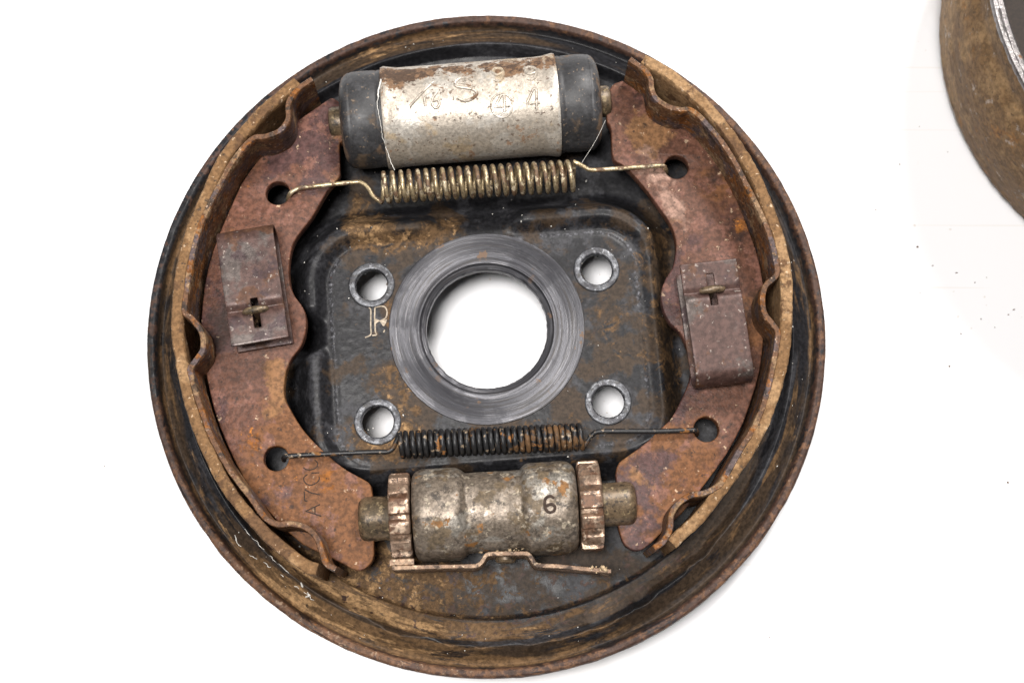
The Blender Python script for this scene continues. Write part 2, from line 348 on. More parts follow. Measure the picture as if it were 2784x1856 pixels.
def frame(d):
    d = np.array(d, float); d /= np.linalg.norm(d); up = np.array([0, 0, 1.0]) if abs(d[2]) < 0.9 else np.array([0, 1.0, 0])
    v = np.cross(up, d); v /= np.linalg.norm(v); return d, v, np.cross(d, v)
def lathe(profile, p0, d, n=96, rmod=None, jitter=0.0, seed=1, caps=True):
    """profile of (s, r) along axis d; rmod(s, angle) adds to r. Angle 0 points to +z for a level axis."""
    d, v, u = frame(d); p0 = np.array(p0, float); rows = []; a = np.linspace(0, 2*np.pi, n, endpoint=False)
    for s, r in profile:
        rr = r+(rmod(s, a) if rmod else 0)*np.ones(n)
        rows.append(p0+d*s+np.outer(rr*np.cos(a), u)+np.outer(rr*np.sin(a), v))
    V = np.concatenate(rows)
    if jitter:
        nn = (fbm(V*0.35+50, 3, seed)-0.5)*2*jitter; ax = p0+np.outer((V-p0)@d, d); rad = V-ax; L = np.linalg.norm(rad, axis=1, keepdims=True)+1e-6
        V = V+rad/L*nn[:, None]
    F = grid_faces(len(profile), n).tolist()
    if caps:
        if profile[0][1] > 0: F.append(list(range(n))[::-1])
        if profile[-1][1] > 0: F.append([(len(profile)-1)*n+k for k in range(n)])
    return V, F
def smooth_path(P, step=0.8, closed=False):
    """Catmull-Rom through the points, resampled evenly"""
    P = np.array(P, float); n = len(P); out = []
    rng = range(n if closed else n-1)
    for i in rng:
        p1, p2 = P[i], P[(i+1) % n]
        p0 = P[i-1] if (i > 0 or closed) else 2*p1-p2; p3 = P[(i+2) % n] if (i+2 < n or closed) else 2*p2-p1
        for t in np.linspace(0, 1, 12, endpoint=False):
            out.append(0.5*((2*p1)+(-p0+p2)*t+(2*p0-5*p1+4*p2-p3)*t*t+(-p0+3*p1-3*p2+p3)*t**3))
    if not closed: out.append(P[-1])
    out = np.array(out); q = np.vstack([out, out[:1]]) if closed else out
    L = np.concatenate([[0], np.cumsum(np.linalg.norm(np.diff(q, axis=0), axis=1))]); m = max(4, int(L[-1]/step))
    s = np.linspace(0, L[-1], m+1); s = s[:-1] if closed else s
    return np.stack([np.interp(s, L, q[:, k]) for k in range(P.shape[1])], 1)
def tube(P, r, n=10, taper=None):
    P = np.array(P, float); T = np.gradient(P, axis=0); T /= np.linalg.norm(T, axis=1, keepdims=True)+1e-12
    up = np.array([0, 0, 1.0]) if abs(T[0][2]) < 0.9 else np.array([1.0, 0, 0]); nv = np.cross(T[0], up); nv /= np.linalg.norm(nv); V = []; a = np.linspace(0, 2*np.pi, n, endpoint=False)
    for i in range(len(P)):
        nv = nv-T[i]*(nv@T[i]); nv /= np.linalg.norm(nv); b = np.cross(T[i], nv); rr = r if np.isscalar(r) else r[i]
        V.append(P[i]+rr*(np.outer(np.cos(a), nv)+np.outer(np.sin(a), b)))
    F = grid_faces(len(P), n).tolist(); F.append(list(range(n))[::-1]); F.append([(len(P)-1)*n+k for k in range(n)])
    return np.concatenate(V), F
def join(*parts):
    V, F, o = [], [], 0
    for v, f in parts:
        V.append(np.asarray(v, float)); F += [[int(k)+o for k in q] for q in f]; o += len(v)
    return np.concatenate(V), F
def normals2d(P):
    T = np.gradient(P, axis=0); T /= np.linalg.norm(T, axis=1, keepdims=True)+1e-12
    return np.stack([-T[:, 1], T[:, 0]], 1)
def ribbon_wall(path, t0, t1, z0, z1, rough=0.0, zr=0.0, seed=3, ztop=None):
    """a bar swept along a plan path: lateral from t0 to t1, height z0 to z1, with eased edges and a little unevenness"""
    N = normals2d(path); e = 0.22*min(abs(t1-t0), 2.0)
    zs = np.linspace(z0+e, z1-e, 14); lat = []
    sec = [(t0, z) for z in zs]+[(t0+(t1-t0)*0.12, z1)]+[(t0+(t1-t0)*f, z1) for f in (0.35, 0.65)]+[(t1-(t1-t0)*0.12, z1)]+[(t1, z) for z in zs[::-1]]+[(t1-(t1-t0)*0.12, z0), (t0+(t1-t0)*0.12, z0)]
    V = []
    for (t, z) in sec: V.append(np.c_[path+N*t, np.full(len(path), z)])
    V = np.stack(V, 1).reshape(-1, 3); k = len(sec)
    if rough:
        V[:, :2] += ((np.stack([fbm(V*0.45+9, 4, seed), fbm(V*0.45+77, 4, seed+5)], 1))-0.5)*2*rough
        top = V[:, 2] > (z1-2*e-0.1); V[:, 2] += np.where(top, (fbm(V*0.5+33, 4, seed+9)-0.5)*2*zr, 0)
    F = grid_faces(len(path), k).tolist(); F.append(list(range(k))); F.append([(len(path)-1)*k+j for j in range(k)][::-1])
    return V, F
def plate_from_outline(outline, holes, z0, z1, bevel=0.35):
    """flat plate with round holes and eased edges, by 2D curve fill"""
    cu = bpy.data.curves.new('outline', 'CURVE'); cu.dimensions = '2D'; cu.fill_mode = 'BOTH'; cu.extrude = (z1-z0)/2-bevel; cu.bevel_depth = bevel; cu.bevel_resolution = 2; cu.offset = -bevel
    def sp(P):
        s = cu.splines.new('POLY'); s.points.add(len(P)-1); s.use_cyclic_u = True
        for q, p in zip(s.points, P): q.co = (p[0], p[1], 0, 1)
    sp(outline)
    for (x, y, r) in holes:
        a = np.linspace(0, 2*np.pi, 40, endpoint=False); sp(np.c_[x+r*np.cos(a), y+r*np.sin(a)])
    o = bpy.data.objects.new('tmp_outline', cu); COL.objects.link(o); dg = bpy.context.evaluated_depsgraph_get()
    me = bpy.data.meshes.new_from_object(o.evaluated_get(dg)); V = np.array([v.co[:] for v in me.vertices]); F = [list(p.vertices) for p in me.polygons]
    bpy.data.objects.remove(o); bpy.data.curves.remove(cu); bpy.data.meshes.remove(me)
    V[:, 2] += (z0+z1)/2
    return V, F
def weld(o, d=0.00002):
    bm = bmesh.new(); bm.from_mesh(o.data); bmesh.ops.remove_doubles(bm, verts=bm.verts, dist=d); bmesh.ops.recalc_face_normals(bm, faces=bm.faces); bm.to_mesh(o.data); bm.free()
def tag(o, label, cat=None, kind=None, group=None):
    if label: o['label'] = label
    if cat: o['category'] = cat
    if kind: o['kind'] = kind
    if group: o['group'] = group
    return o
def turn(p, deg):
    c, s = math.cos(math.radians(deg)), math.sin(math.radians(deg)); return (p[0]*c-p[1]*s, p[0]*s+p[1]*c)

# ------------------------------------------------------------------ bench
n = 60; gx = np.linspace(-1500, 1500, n); V = np.array([(x, y, -ZB) for x in gx for y in gx])
bench = obj('bench_top', V, grid_faces(n, n, close_v=False)[:, ::-1].copy(), M['bench'], sharp=None); bench['kind'] = 'structure'

# ------------------------------------------------------------------ brake assembly root
brake = bpy.data.objects.new('drum_brake', None); COL.objects.link(brake)
tag(brake, 'rusty round drum brake backing plate fitted with shoes, springs, wheel cylinder and adjuster', 'brake')

# ------------------------------------------------------------------ backing plate (pressed sheet)
PAD_ROT = 4.4
def pad_sdf(x, y):
    c, s = math.cos(math.radians(PAD_ROT)), math.sin(math.radians(PAD_ROT))
    xr = x*c+y*s; yr = -x*s+y*c
    qx = np.abs(xr-0.1)-(45.7-11); qy = np.abs(yr+5.3)-(32.5-11)
    d = np.hypot(np.maximum(qx, 0), np.maximum(qy, 0))+np.minimum(np.maximum(qx, qy), 0)-11
    return d, xr, yr
PR = np.array([[60,-8.0],[79,-8.0],[82.6,-7.6],[83.3,-6.9],[83.8,-5.6],[86.5,-5.3],[88.2,-4.6],[89.2,-2.6],[89.8,-0.5],[90.3,0.25],[91.2,-0.35],[93.2,-1.9],[95.0,-3.4],[96.2,-3.9],[96.9,-3.2],[97.3,-1.2],[97.7,-0.25],[98.3,0.0],[99.4,-0.05],[99.95,-0.45],[100.2,-1.4]])
def plate_height(x, y):
    r = np.hypot(x, y); th = np.degrees(np.arctan2(y, x)); d, xr, yr = pad_sdf(x, y)
    top_gap = sstep(-19, -8.0, xr)*(1-sstep(6.5, 14, xr))*sstep(0, 16, yr)
    left_gap = (1-sstep(2.5, 8, np.abs(yr-2.0)))*(xr < -20)
    bottom = sstep(-26, -36, yr) if False else (1-sstep(-40, -34, yr))
    amp = (1-top_gap)*(1-left_gap)*(1-bottom)*np.where(xr > 20, 1-0.55*sstep(30, 44, xr)*(1-sstep(18, 27, yr)), 1.0)
    amp = np.clip(amp, 0, 1)
    d0 = 1.0+4.5*amp+1.0*top_gap; d1 = 8.5+6.5*amp+8*top_gap
    base = 2.5+(-8.0-2.5)*sstep(0, 1, (d-d0)/(d1-d0))
    bump = amp*3.4*sstep(0.2, 4.2, d)*(1-sstep(5.2, 11, d))
    edge = 0.22*np.exp(-((d+0.9)/0.7)**2)
    zi = base+bump+edge*(d < 3)
    wob = sstep(-116, -104, th)*(1-sstep(-52, -42, th))
    tr = np.radians(th); w1 = (fbm(np.stack([th*0.14, th*0, th*0], -1), 4, 4)-0.5)*7.5*wob
    zo = np.interp(r-w1*np.exp(-((r-90)/3.2)**2), PR[:, 0], PR[:, 1])
    z = np.where(r < 70, zi, zo)
    p = np.stack([x, y, 0*x], -1)
    z = z+(fbm(p*0.09+5, 3, 11)-0.5)*0.5*sstep(30, 60, r)*(1-sstep(94, 97, r))+(fbm(p*0.9+5, 3, 12)-0.5)*0.10
    return z
NA = 1080
rr = np.concatenate([np.arange(27.0, 62, 0.42), np.arange(62, 82, 0.6), np.arange(82, 100.0, 0.22), [100.0, 100.2]])
aa = np.linspace(0, 2*np.pi, NA, endpoint=False); RR, AA = np.meshgrid(rr, aa, indexing='ij')
edge_j = (fbm(np.stack([np.cos(AA)*40, np.sin(AA)*40, 0*AA], -1)*0.5+3, 4, 21)-0.5)*0.55*sstep(99, 100, RR)
X, Y = (RR+edge_j)*np.cos(AA), (RR+edge_j)*np.sin(AA)
Zt = plate_height(X, Y)
Zt = Zt+np.where(RR > 96.8, (fbm(np.stack([X, Y, 0*X], -1)*0.35+8, 4, 31)-0.5)*0.45, 0)
Zt[-1] = -2.0
ext = [(100.25, -7.5), (99.8, -8.6), (98.4, -8.8), (97.8, -7.6)]
Vt = np.stack([X, Y, Zt], -1).reshape(-1, 3); rows = len(rr)
under_i = [i for i in range(rows-12, 0, -8)]+[0]
Vx = [np.stack([r_*np.cos(aa), r_*np.sin(aa), np.full(NA, z_)], -1) for r_, z_ in ext]
Vu = [np.stack([X[i], Y[i], np.minimum(Zt[i]-1.9, 2.0)], -1) for i in under_i]
V = np.concatenate([Vt]+Vx+Vu+[Vt[:NA]]); F = grid_faces(rows+len(ext)+len(under_i)+1, NA)
BOLTS = [(-34.0, 12.9), (32.4, 17.8), (-31.4, -27.8), (35.3, -21.9)]
cen = V[F].mean(1); keep = np.ones(len(F), bool)
for bx, by in BOLTS: keep &= np.hypot(cen[:, 0]-bx, cen[:, 1]-by) > 5.6
F = F[keep]
# dirt masks: packed dust and rust where they lie on this plate
px, py = V[:, 0], V[:, 1]; pr = np.hypot(px, py); pth = np.degrees(np.arctan2(py, px)); pd, pxr, pyr = pad_sdf(px, py)
def blob(cx, cy, sx, sy, rot=0):
    c, s = math.cos(math.radians(rot)), math.sin(math.radians(rot)); dx, dy = px-cx, py-cy; u, v = dx*c+dy*s, -dx*s+dy*c
    return np.exp(-(u/sx)**2-(v/sy)**2)
dust = 0.22+0*px
dust += 0.62*blob(-36, 30, 9, 9)+0.55*blob(-20, 27, 10, 4, 10)+0.5*blob(-12, 34, 4, 8, 15)+0.35*blob(-40, 40, 3, 10)
dust += 0.45*blob(-26, -22, 7, 17, 12)+0.55*blob(-31, -34, 14, 6)+0.4*blob(-28, 6, 3, 7)+0.3*blob(20, -34, 22, 6)+0.18*blob(38, 2, 12, 24)+0.12*blob(0, -5, 60, 40)
dust += 0.35*blob(53, -5, 6, 30)*1.0+0.3*blob(50, 28, 8, 8)
low = (1-sstep(-64, -56, py))*sstep(64, 70, pr)*(1-sstep(89, 91, pr))
dust += low*(0.24+0.42*np.exp(-((pth+116)/24)**2)-0.06*np.exp(-((pth+60)/25)**2))
ringz = sstep(90, 92, pr)*(1-sstep(97, 97.5, pr))
dust += ringz*(0.42*np.exp(-((pth-112)/30)**2)+0.55*np.exp(-((pth+115)/32)**2)+0.14+0.15*np.exp(-((pth-160)/30)**2)+0.22*np.exp(-((pth+45)/45)**2)+0.2*np.exp(-((np.abs(pth)-172)/22)**2)+0.12*np.exp(-((pth-20)/40)**2))
dust += 0.18*sstep(84, 86, pr)*(1-sstep(89.8, 90.3, pr))*(np.abs(pth-70) > 35)
left_valley = blob(-52, 15, 7, 40)+blob(-5, 40, 12, 8)+blob(0, 80, 50, 9)
dust -= 0.3*np.clip(left_valley, 0, 1)
lip = sstep(96.6, 97.6, pr)
rust = 0.10+lip*(0.47+0.30*np.exp(-((pth+118)/38)**2)+0.14*np.exp(-((pth-40)/40)**2)+0.12*np.exp(-((pth+35)/25)**2)-0.25*np.exp(-((np.abs(pth)-165)/28)**2)*(py > -20))
rust += 0.25*sstep(-50, -70, py)*low if False else 0.2*low
wear_glint = 0.20+0.42*np.exp(-((pd+0.5)/1.3)**2)+0.35*np.exp(-((pr-90.3)/0.7)**2)+0.28*np.exp(-((pd-4.6)/2.2)**2)*(pxr < 0)+0.12*(pd < 0)  # edge wear, with the highlight of the ring's crest painted into it
plate = obj('backing_plate', V, F, M['plate'], brake, sharp=None, attrs=dict(dust=dust, rust=rust, wear_glint=wear_glint, ringm=(pr > 83.6).astype(float)))
tag(plate, 'black pressed steel backing plate with rusty rim and tan dust')

hub_prof = []
for r_, z_ in [(17.7,-0.6),(17.7,0.9),(17.85,1.55),(18.3,1.85),(19.1,1.98),(19.45,2.2),(19.75,2.72),(20.1,2.80),(20.5,2.66),(21.5,2.62),(22.0,2.72),(24.0,2.76),(26.0,2.80),(28.2,2.80),(28.6,2.74),(28.75,2.5),(28.75,1.0)]: hub_prof.append((z_, r_))
Vh, Fh = lathe(hub_prof, (0, 0, 0), (0, 0, 1), 180, caps=False)
rad = np.hypot(Vh[:, 0], Vh[:, 1]); k = (fbm(Vh*np.array([0.9, 0.9, 0.2])+4, 4, 6)-0.5)*0.5*(rad < 18.2); Vh[:, 0] *= 1-k/rad; Vh[:, 1] *= 1-k/rad
hub = obj('hub_ring', Vh, Fh, M['steel'], plate, sharp=40); tag(hub, 'turned bare steel ring around the centre hole')
for i, (bx, by) in enumerate(BOLTS):
    prof = [(0.9, 4.65), (2.5, 4.65), (2.85, 4.8), (2.98, 5.05), (3.02, 5.4), (2.98, 5.9), (3.0, 6.35), (2.9, 6.7), (2.6, 6.85), (0.5, 6.9)]
    Vb, Fb = lathe(prof, (bx, by, 0), (0, 0, 1), 56, caps=False, jitter=0.10, seed=40+i); obj('bolt_sleeve', Vb, Fb, M['scuff'], plate, sharp=50)
# stamped letter R, its groove packed with tan dust
RS = [[(-34.6,6.1),(-34.1,5.3),(-34.05,2.6),(-34.0,0.2),(-33.9,-1.9),(-34.7,-2.55),(-35.6,-2.9)], [(-32.9,6.1),(-32.9,3.1),(-32.75,0.7),(-32.6,-1.3),(-32.2,-2.1),(-33.5,-2.3)],
      [(-32.9,6.1),(-31.2,6.5),(-29.9,6.2),(-29.3,4.8),(-29.6,3.1),(-30.4,2.5),(-31.4,2.05),(-32.9,2.75)], [(-30.2,2.4),(-29.6,2.0),(-30.2,0.6)], [(-29.9,-0.6),(-30.2,-1.4)]]
parts = []
for st in RS:
    P = smooth_path([(x, y, 2.56) for x, y in st], 0.3); P[:, 2] = 2.5+0.02+(fbm(P*0.9, 2, 3)-0.5)*0.25; parts.append(tube(P, 0.22, 8))
for tri in ([(-33.0,2.9),(-31.6,1.95),(-32.9,0.9)], [(-31.4,1.95),(-29.2,2.6),(-30.3,0.4)]):
    c = np.mean(tri, 0); parts.append((np.array([(x, y, 2.62) for x, y in tri]+[(c[0], c[1], 2.80)]), [[0, 1, 3], [1, 2, 3], [2, 0, 3]]))
V, F = join(*parts); tag(obj('stamped_letter', V, F, M['dustfill'], plate), 'stamped letter R filled with tan dust')

# bare white scratches along the raised ring at the lower left
parts = []
for pl, rad_ in (([(-71.6,-61.8),(-68.1,-65.3),(-63.6,-67.7),(-57.5,-72.1),(-51.8,-76.1),(-46.8,-80.3)], 0.16), ([(-52.6,-73.6),(-50.3,-76.5),(-51.2,-77.6)], 0.42), ([(-72.4,-59.0),(-71.4,-61.8)], 0.30), ([(-45.4,-79.6),(-44.6,-80.5)], 0.16), ([(-69.0,-58.6),(-62.6,-65.2),(-56.0,-70.9)], 0.13)):
    q = smooth_path(np.array(pl, float), 0.4); q = q+(np.stack([fbm(np.c_[q*0.7, q[:, 0]*0], 3, 2), fbm(np.c_[q*0.7, q[:, 0]*0], 3, 7)], 1)-0.5)*1.2
    zq = plate_height(q[:, 0], q[:, 1]); on = fbm(np.c_[q*0.45, q[:, 0]*0+3], 3, 17) > 0.44; i = 0
    while i < len(q):
        j = i
        while j < len(q) and on[j]: j += 1
        if j-i >= 3: parts.append(tube(np.c_[q[i:j], zq[i:j]+0.02], 0.75*rad_*np.interp(np.arange(j-i), [0, (j-i)/2, j-i], [0.4, 1.1, 0.4]), 6))
        i = max(j, i+1)
V, F = join(*parts); tag(obj('paint_scratch', V, F, M['white'], plate), 'broken white scratches on the plate ring')

# ------------------------------------------------------------------ brake shoes
L_LIN = [(-55.9,69.3),(-66.4,59.4),(-75.4,47.4),(-78.8,40.2),(-84.1,25.8),(-86.7,14.8),(-87.6,4.6),(-87.6,-3.3),(-86.8,-10.1),(-85.2,-17.6),(-82.1,-28.7),(-77.1,-40.2),(-70.9,-51.1),(-61.2,-62.1),(-54.0,-68.3),(-48.6,-72.0),(-45.4,-72.9)]
L_TAB = [(-50.5,68.8),(-54.2,65.9),(-56.4,62.8),(-57.1,60.5),(-57.1,56.4),(-59.2,53.1),(-62.9,51.3),(-66.4,50.9),(-68.8,48.7),(-72.7,43.1),(-75.8,36.5),(-80.2,26.2),(-82.7,15.5),(-83.7,5.3),(-83.9,-0.4),(-81.8,-2.3),(-78.9,-6.4),(-78.4,-11.0),(-80.4,-14.5),(-81.6,-16.3),(-81.2,-18.8),(-78.9,-25.6),(-75.2,-34.8),(-70.0,-43.9),(-63.9,-51.6),(-59.7,-57.2),(-56.1,-59.2),(-52.3,-59.1),(-48.2,-60.2),(-45.3,-63.1),(-43.9,-66.6),(-42.6,-69.7),(-40.0,-71.3)]
L_WEB = [(-47.7,67.8),(-45.7,68.5),(-42.7,64.6),(-42.5,55.6),(-43.7,53.9),(-43.3,45.3),(-43.8,43.4),(-46.9,39.6),(-51.2,31.5),(-56.1,24.1),(-57.4,17.5),(-57.0,11.5),(-55.6,7.9),(-53.0,4.3),(-51.9,0.7),(-52.1,-3.2),(-53.2,-7.0),(-56.0,-11.2),(-57.4,-15.4),(-57.5,-21.5),(-55.8,-25.3),(-51.9,-31.3),(-46.4,-37.0),(-40.0,-42.3),(-33.1,-46.2),(-32.3,-47.9),(-31.8,-50.7),(-31.1,-63.9),(-31.4,-67.8),(-33.5,-70.2),(-36.0,-70.7),(-39.3,-69.1)]
R_LIN = [(46.2,76.8),(51.6,73.6),(57.9,68.5),(63.8,62.8),(69.3,56.0),(74.4,47.7),(78.5,39.4),(81.6,30.6),(84.5,20.7),(85.9,10.8),(85.7,0.3),(84.9,-8.6),(83.0,-18.1),(79.0,-29.4),(76.8,-34.0),(73.0,-40.8),(66.3,-49.8),(59.7,-58.0),(53.9,-63.4),(51.6,-65.5)]
R_TAB = [(41.4,75.1),(45.2,72.2),(47.3,69.2),(47.6,66.1),(48.8,63.1),(51.9,60.7),(55.7,59.7),(58.3,59.7),(61.4,57.4),(66.6,51.0),(71.1,43.4),(74.4,36.1),(76.9,30.6),(79.7,23.4),(81.3,16.2),(81.7,10.8),(78.5,7.6),(77.3,3.9),(77.8,-0.5),(80.0,-3.8),(81.3,-6.2),(80.3,-12.2),(77.9,-22.1),(74.6,-31.0),(69.2,-39.8),(65.8,-45.5),(63.5,-48.7),(59.9,-50.7),(55.8,-51.4),(52.5,-53.6),(50.5,-56.5),(50.0,-60.3),(48.2,-63.7),(45.6,-65.6)]
R_WEB = [(40.5,74.2),(37.6,73.0),(36.2,70.0),(35.5,62.0),(36.7,58.9),(37.2,49.9),(39.8,47.9),(42.4,45.5),(47.1,39.7),(50.3,35.0),(53.3,30.3),(54.8,26.5),(55.2,22.2),(54.2,16.7),(51.9,12.9),(50.5,8.7),(50.9,4.5),(52.6,0.3),(55.8,-3.0),(57.3,-6.4),(58.8,-11.3),(58.2,-16.7),(56.1,-21.6),(52.8,-27.7),(49.7,-30.8),(45.0,-35.2),(39.9,-38.9),(37.4,-40.9),(36.5,-44.2),(36.7,-45.5),(37.1,-58.0),(37.4,-60.0),(38.8,-63.6),(41.4,-65.2),(43.7,-64.9),(46.1,-63.2)]
WZ = 10.0
def make_shoe(lin, tab, web, holes, side, seed, label, wm):
    lp = smooth_path(lin, 0.7); N = normals2d(lp); sg = 1 if (N[len(lp)//2]@(-lp[len(lp)//2])) > 0 else -1       # sg: which lateral side points to the centre
    outer = (lp+N*sg*5.6)[::8][::-1]; outer = outer[(np.abs(outer[:, 1]) < 64)] if True else outer
    core = smooth_path(web, 1.2)
    V, F = plate_from_outline(np.vstack([core, outer]), holes, WZ-4.0, WZ, 0.4)
    shoe = obj('brake_shoe', V, F, wm, brake, sharp=40); weld(shoe); shoe.data.set_sharp_from_angle(angle=math.radians(40)); tag(shoe, label)
    Vl, Fl = ribbon_wall(lp, 0.0, sg*3.3, -3.6, 23.7, rough=0.30, zr=0.35, seed=seed); ln = obj('lining', Vl, Fl, M['lining'], shoe, sharp=45); weld(ln, 1e-7); tag(ln, 'tan dusty friction lining along the outer edge')
    tp = smooth_path(tab, 0.6); Vt_, Ft = ribbon_wall(tp, -0.85, 0.85, -4.0, 24.0, rough=0.16, zr=0.18, seed=seed+20); st = obj('shoe_rim', Vt_, Ft, M['strip'], shoe, sharp=45); weld(st, 1e-7)
    tag(st, 'brown rim strip bent inward in three loops')
    return shoe
shoeL = make_shoe(L_LIN, L_TAB, L_WEB, [(-61.4, 38.8, 3.55), (-59.2, -39.5, 3.55), (-64.6, 0.7, 4.6)], -1, 3, 'rusty brake shoe on the left, stamped A7GC', M['web'])
shoeR = make_shoe(R_LIN, R_TAB, R_WEB, [(55.9, 47.1, 3.6), (62.5, -31.1, 3.6), (63.7, 6.7, 4.6)], 1, 9, 'rusty brake shoe on the right', M['web2'])
ST = [[(-46.4,-52.4),(-50.4,-54.3),(-46.0,-55.7)], [(-47.8,-53.2),(-47.8,-55.2)], [(-50.0,-51.5),(-50.8,-51.3),(-51.0,-48.8)], [(-50.9,-48.2),(-49.0,-49.2),(-46.5,-49.7)],
      [(-46.9,-43.5),(-49.1,-43.6)], [(-50.2,-44.0),(-51.1,-44.7),(-51.2,-45.6),(-50.6,-46.5),(-49.5,-47.0),(-48.2,-46.7),(-47.0,-45.7),(-46.9,-44.6)], [(-51.4,-42.0),(-50.8,-42.5),(-49.4,-42.7),(-47.9,-42.1),(-47.4,-40.9),(-48.3,-39.9)]]
parts = []
for st in ST:
    P = np.array([(x, y, WZ+0.02) for x, y in st]); P = smooth_path(P, 0.3) if len(st) > 3 else smooth_path(P, 0.3) if len(st) == 2 else np.vstack([np.linspace(P[i], P[i+1], 8, endpoint=(i == len(P)-2)) for i in range(len(P)-1)])
    parts.append(tube(P, 0.17, 6))
V, F = join(*parts); tag(obj('stamped_mark', V, F, M['stampdark'], shoeL), 'stamped characters A7GC on the web')

# ------------------------------------------------------------------ wheel cylinder
CP = np.array([-4.5, 64.6, 9.0]); CU = np.array([math.cos(math.radians(4.9)), math.sin(math.radians(4.9)), 0])
body = [(-26.2, 14.0), (-26.1, 15.0), (-25.2, 15.35), (-24.0, 15.1), (-22.0, 14.75)]+[(s, 14.6) for s in np.linspace(-20, 19, 40)]+[(21.5, 14.75), (23.2, 15.05), (24.6, 15.35), (25.3, 15.1), (25.4, 14.0)]
Vc, Fc = lathe(body, CP, CU, 128, jitter=0.10, seed=61)
rel = Vc-CP; va = np.cross([0, 0, 1.0], CU); ph = np.degrees(np.arctan2(rel@va, rel[:, 2])); sx_ = rel@CU
cd = 0.13+0.66*np.exp(-((ph-42)/22)**2)+0.30*np.exp(-((sx_+22)/5)**2)*np.exp(-((ph-18)/22)**2)+0.35*np.exp(-((ph-30)/14)**2)*np.exp(-((sx_+18)/12)**2)+0.30*np.exp(-((ph-26)/10)**2)*np.exp(-((sx_-14)/8)**2)+0.35*np.exp(-((ph+52)/14)**2)*np.exp(-((sx_+9)/8)**2)+0.25*np.exp(-((ph-8)/8)**2)*np.exp(-((sx_+10)/4)**2)
cyl = obj('wheel_cylinder', Vc, Fc, M['alu'], brake, sharp=40, attrs=dict(dust=cd)); tag(cyl, 'pale cast aluminium wheel cylinder with black rubber boots')
def boot(sgn, s0, s1, seed):
    L = abs(s1-s0); prof = [(0.0, 13.0), (0.05, 14.2), (0.6, 14.35), (1.6, 14.3), (2.0, 14.12), (2.4, 14.3), (L*0.5, 14.38), (L*0.70, 14.25), (L*0.735, 14.08), (L*0.755, 14.02), (L*0.775, 14.08), (L*0.80, 14.05), (L*0.86, 13.6), (L*0.92, 12.7), (L*0.965, 11.4), (L*0.99, 9.8), (L, 8.0), (L-0.4, 5.0)]
    prof = [(s0+sgn*s, r) for s, r in prof]; Vb, Fb = lathe(prof, CP, CU, 112, jitter=0.16, seed=seed)
    if sgn < 0: Fb = [f[::-1] for f in Fb]
    rel = Vb-CP; ph = np.degrees(np.arctan2(rel@va, rel[:, 2])); s = (rel@CU-s0)*sgn/L
    d = 0.08+0.62*sstep(0.70, 1.0, s)+0.4*np.exp(-((ph-62)/22)**2)+0.25*np.exp(-((ph+62)/18)**2)
    return obj('rubber_boot', Vb, Fb, M['rubber'], cyl, sharp=50, attrs=dict(dust=d))
tag(boot(-1, -25.6, -38.8, 71), 'black rubber boot on the left end'); tag(boot(1, 25.0, 38.0, 72), 'black rubber boot on the right end')
for s0, s1 in ((-38.0, -42.6), (37.2, 41.4)):
    sg = 1 if s1 > s0 else -1; V, F = lathe([(s0, 4.6), (s1-sg*1.2, 4.7), (s1-sg*0.3, 4.3), (s1, 3.6)], CP, CU, 40, jitter=0.12, seed=74); F = F if sg > 0 else [f[::-1] for f in F]
    obj('piston_end', V, F, M['tip'], cyl, sharp=40)
def on_cyl(P0, U, R_, pts):
    va_ = np.cross([0, 0, 1.0], U); out = []
    for s, p in pts:
        a = math.radians(p); out.append(np.array(P0)+U*s+R_*(math.sin(a)*va_+math.cos(a)*np.array([0, 0, 1.0])))
    return np.array(out)
circ = [(8.5+3.1*math.cos(a), -17+13.5*math.sin(a)) for a in np.linspace(0, 2*np.pi, 24)]
CM = [[(-10.7,18),(-18.0,-10)], [(-13.6,-1),(-13.4,-11)], [(-9.8,4),(-11.2,-3),(-11.4,-10),(-10.4,-14),(-9.4,-10),(-9.8,-5),(-11.1,-6)],
      [(0.8,15),(-0.5,20),(-2.5,21),(-4.3,16),(-4.0,10),(-1.5,7),(0.8,4),(1.6,-1),(0.4,-6),(-2.0,-8.5),(-4.2,-4)], [(-3.6,15),(-1.2,12.5),(1.4,8)],
      [(9.6,25),(7.9,21),(6.8,27),(7.7,33),(9.3,31),(9.7,22),(8.7,13),(6.8,15)], [(19.1,21),(17.3,19),(16.2,24),(17.3,31),(19.1,27),(19.3,19),(18.3,12),(16.6,13)],
      [(9.2,-24),(9.4,-5),(8.6,-5),(6.5,-18),(11.0,-18)], circ, [(18.5,-25),(18.8,-1),(17.9,-1),(15.7,-17),(19.6,-17)]]
parts = []
for i, st in enumerate(CM):
    st3 = np.array(st, float)
    dense = smooth_path(st3*[1, 0.25], 0.3)/[1, 0.25] if i in (2, 3, 4, 5, 6, 8) else np.vstack([np.linspace(st3[j], st3[j+1], 8, endpoint=(j == len(st3)-2)) for j in range(len(st3)-1)])
    parts.append(tube(on_cyl(CP, CU, 14.54 if i != 8 else 14.48, dense), (0.52 if i in (3, 5, 6) else 0.44 if i != 8 else 0.34), 10))
V, F = join(*parts); tag(obj('cast_mark', V, F, M['alu'], cyl, attrs=dict(dust=np.full(len(V), 0.40))), 'raised cast marks reading 16, a swirl, 9 9 and 4 4')  # even dust value darkens the marks in place of their shadows
for s in (-12, 12):
    q = CP+CU*s; V, F = lathe([(-ZB, 4.0), (-14.5, 4.0), (-14.4, 6.5), (-5, 6.5)], (q[0], q[1], 0), (0, 0, 1), 24); obj('mounting_bolt', V, F, M['scuff'], cyl)
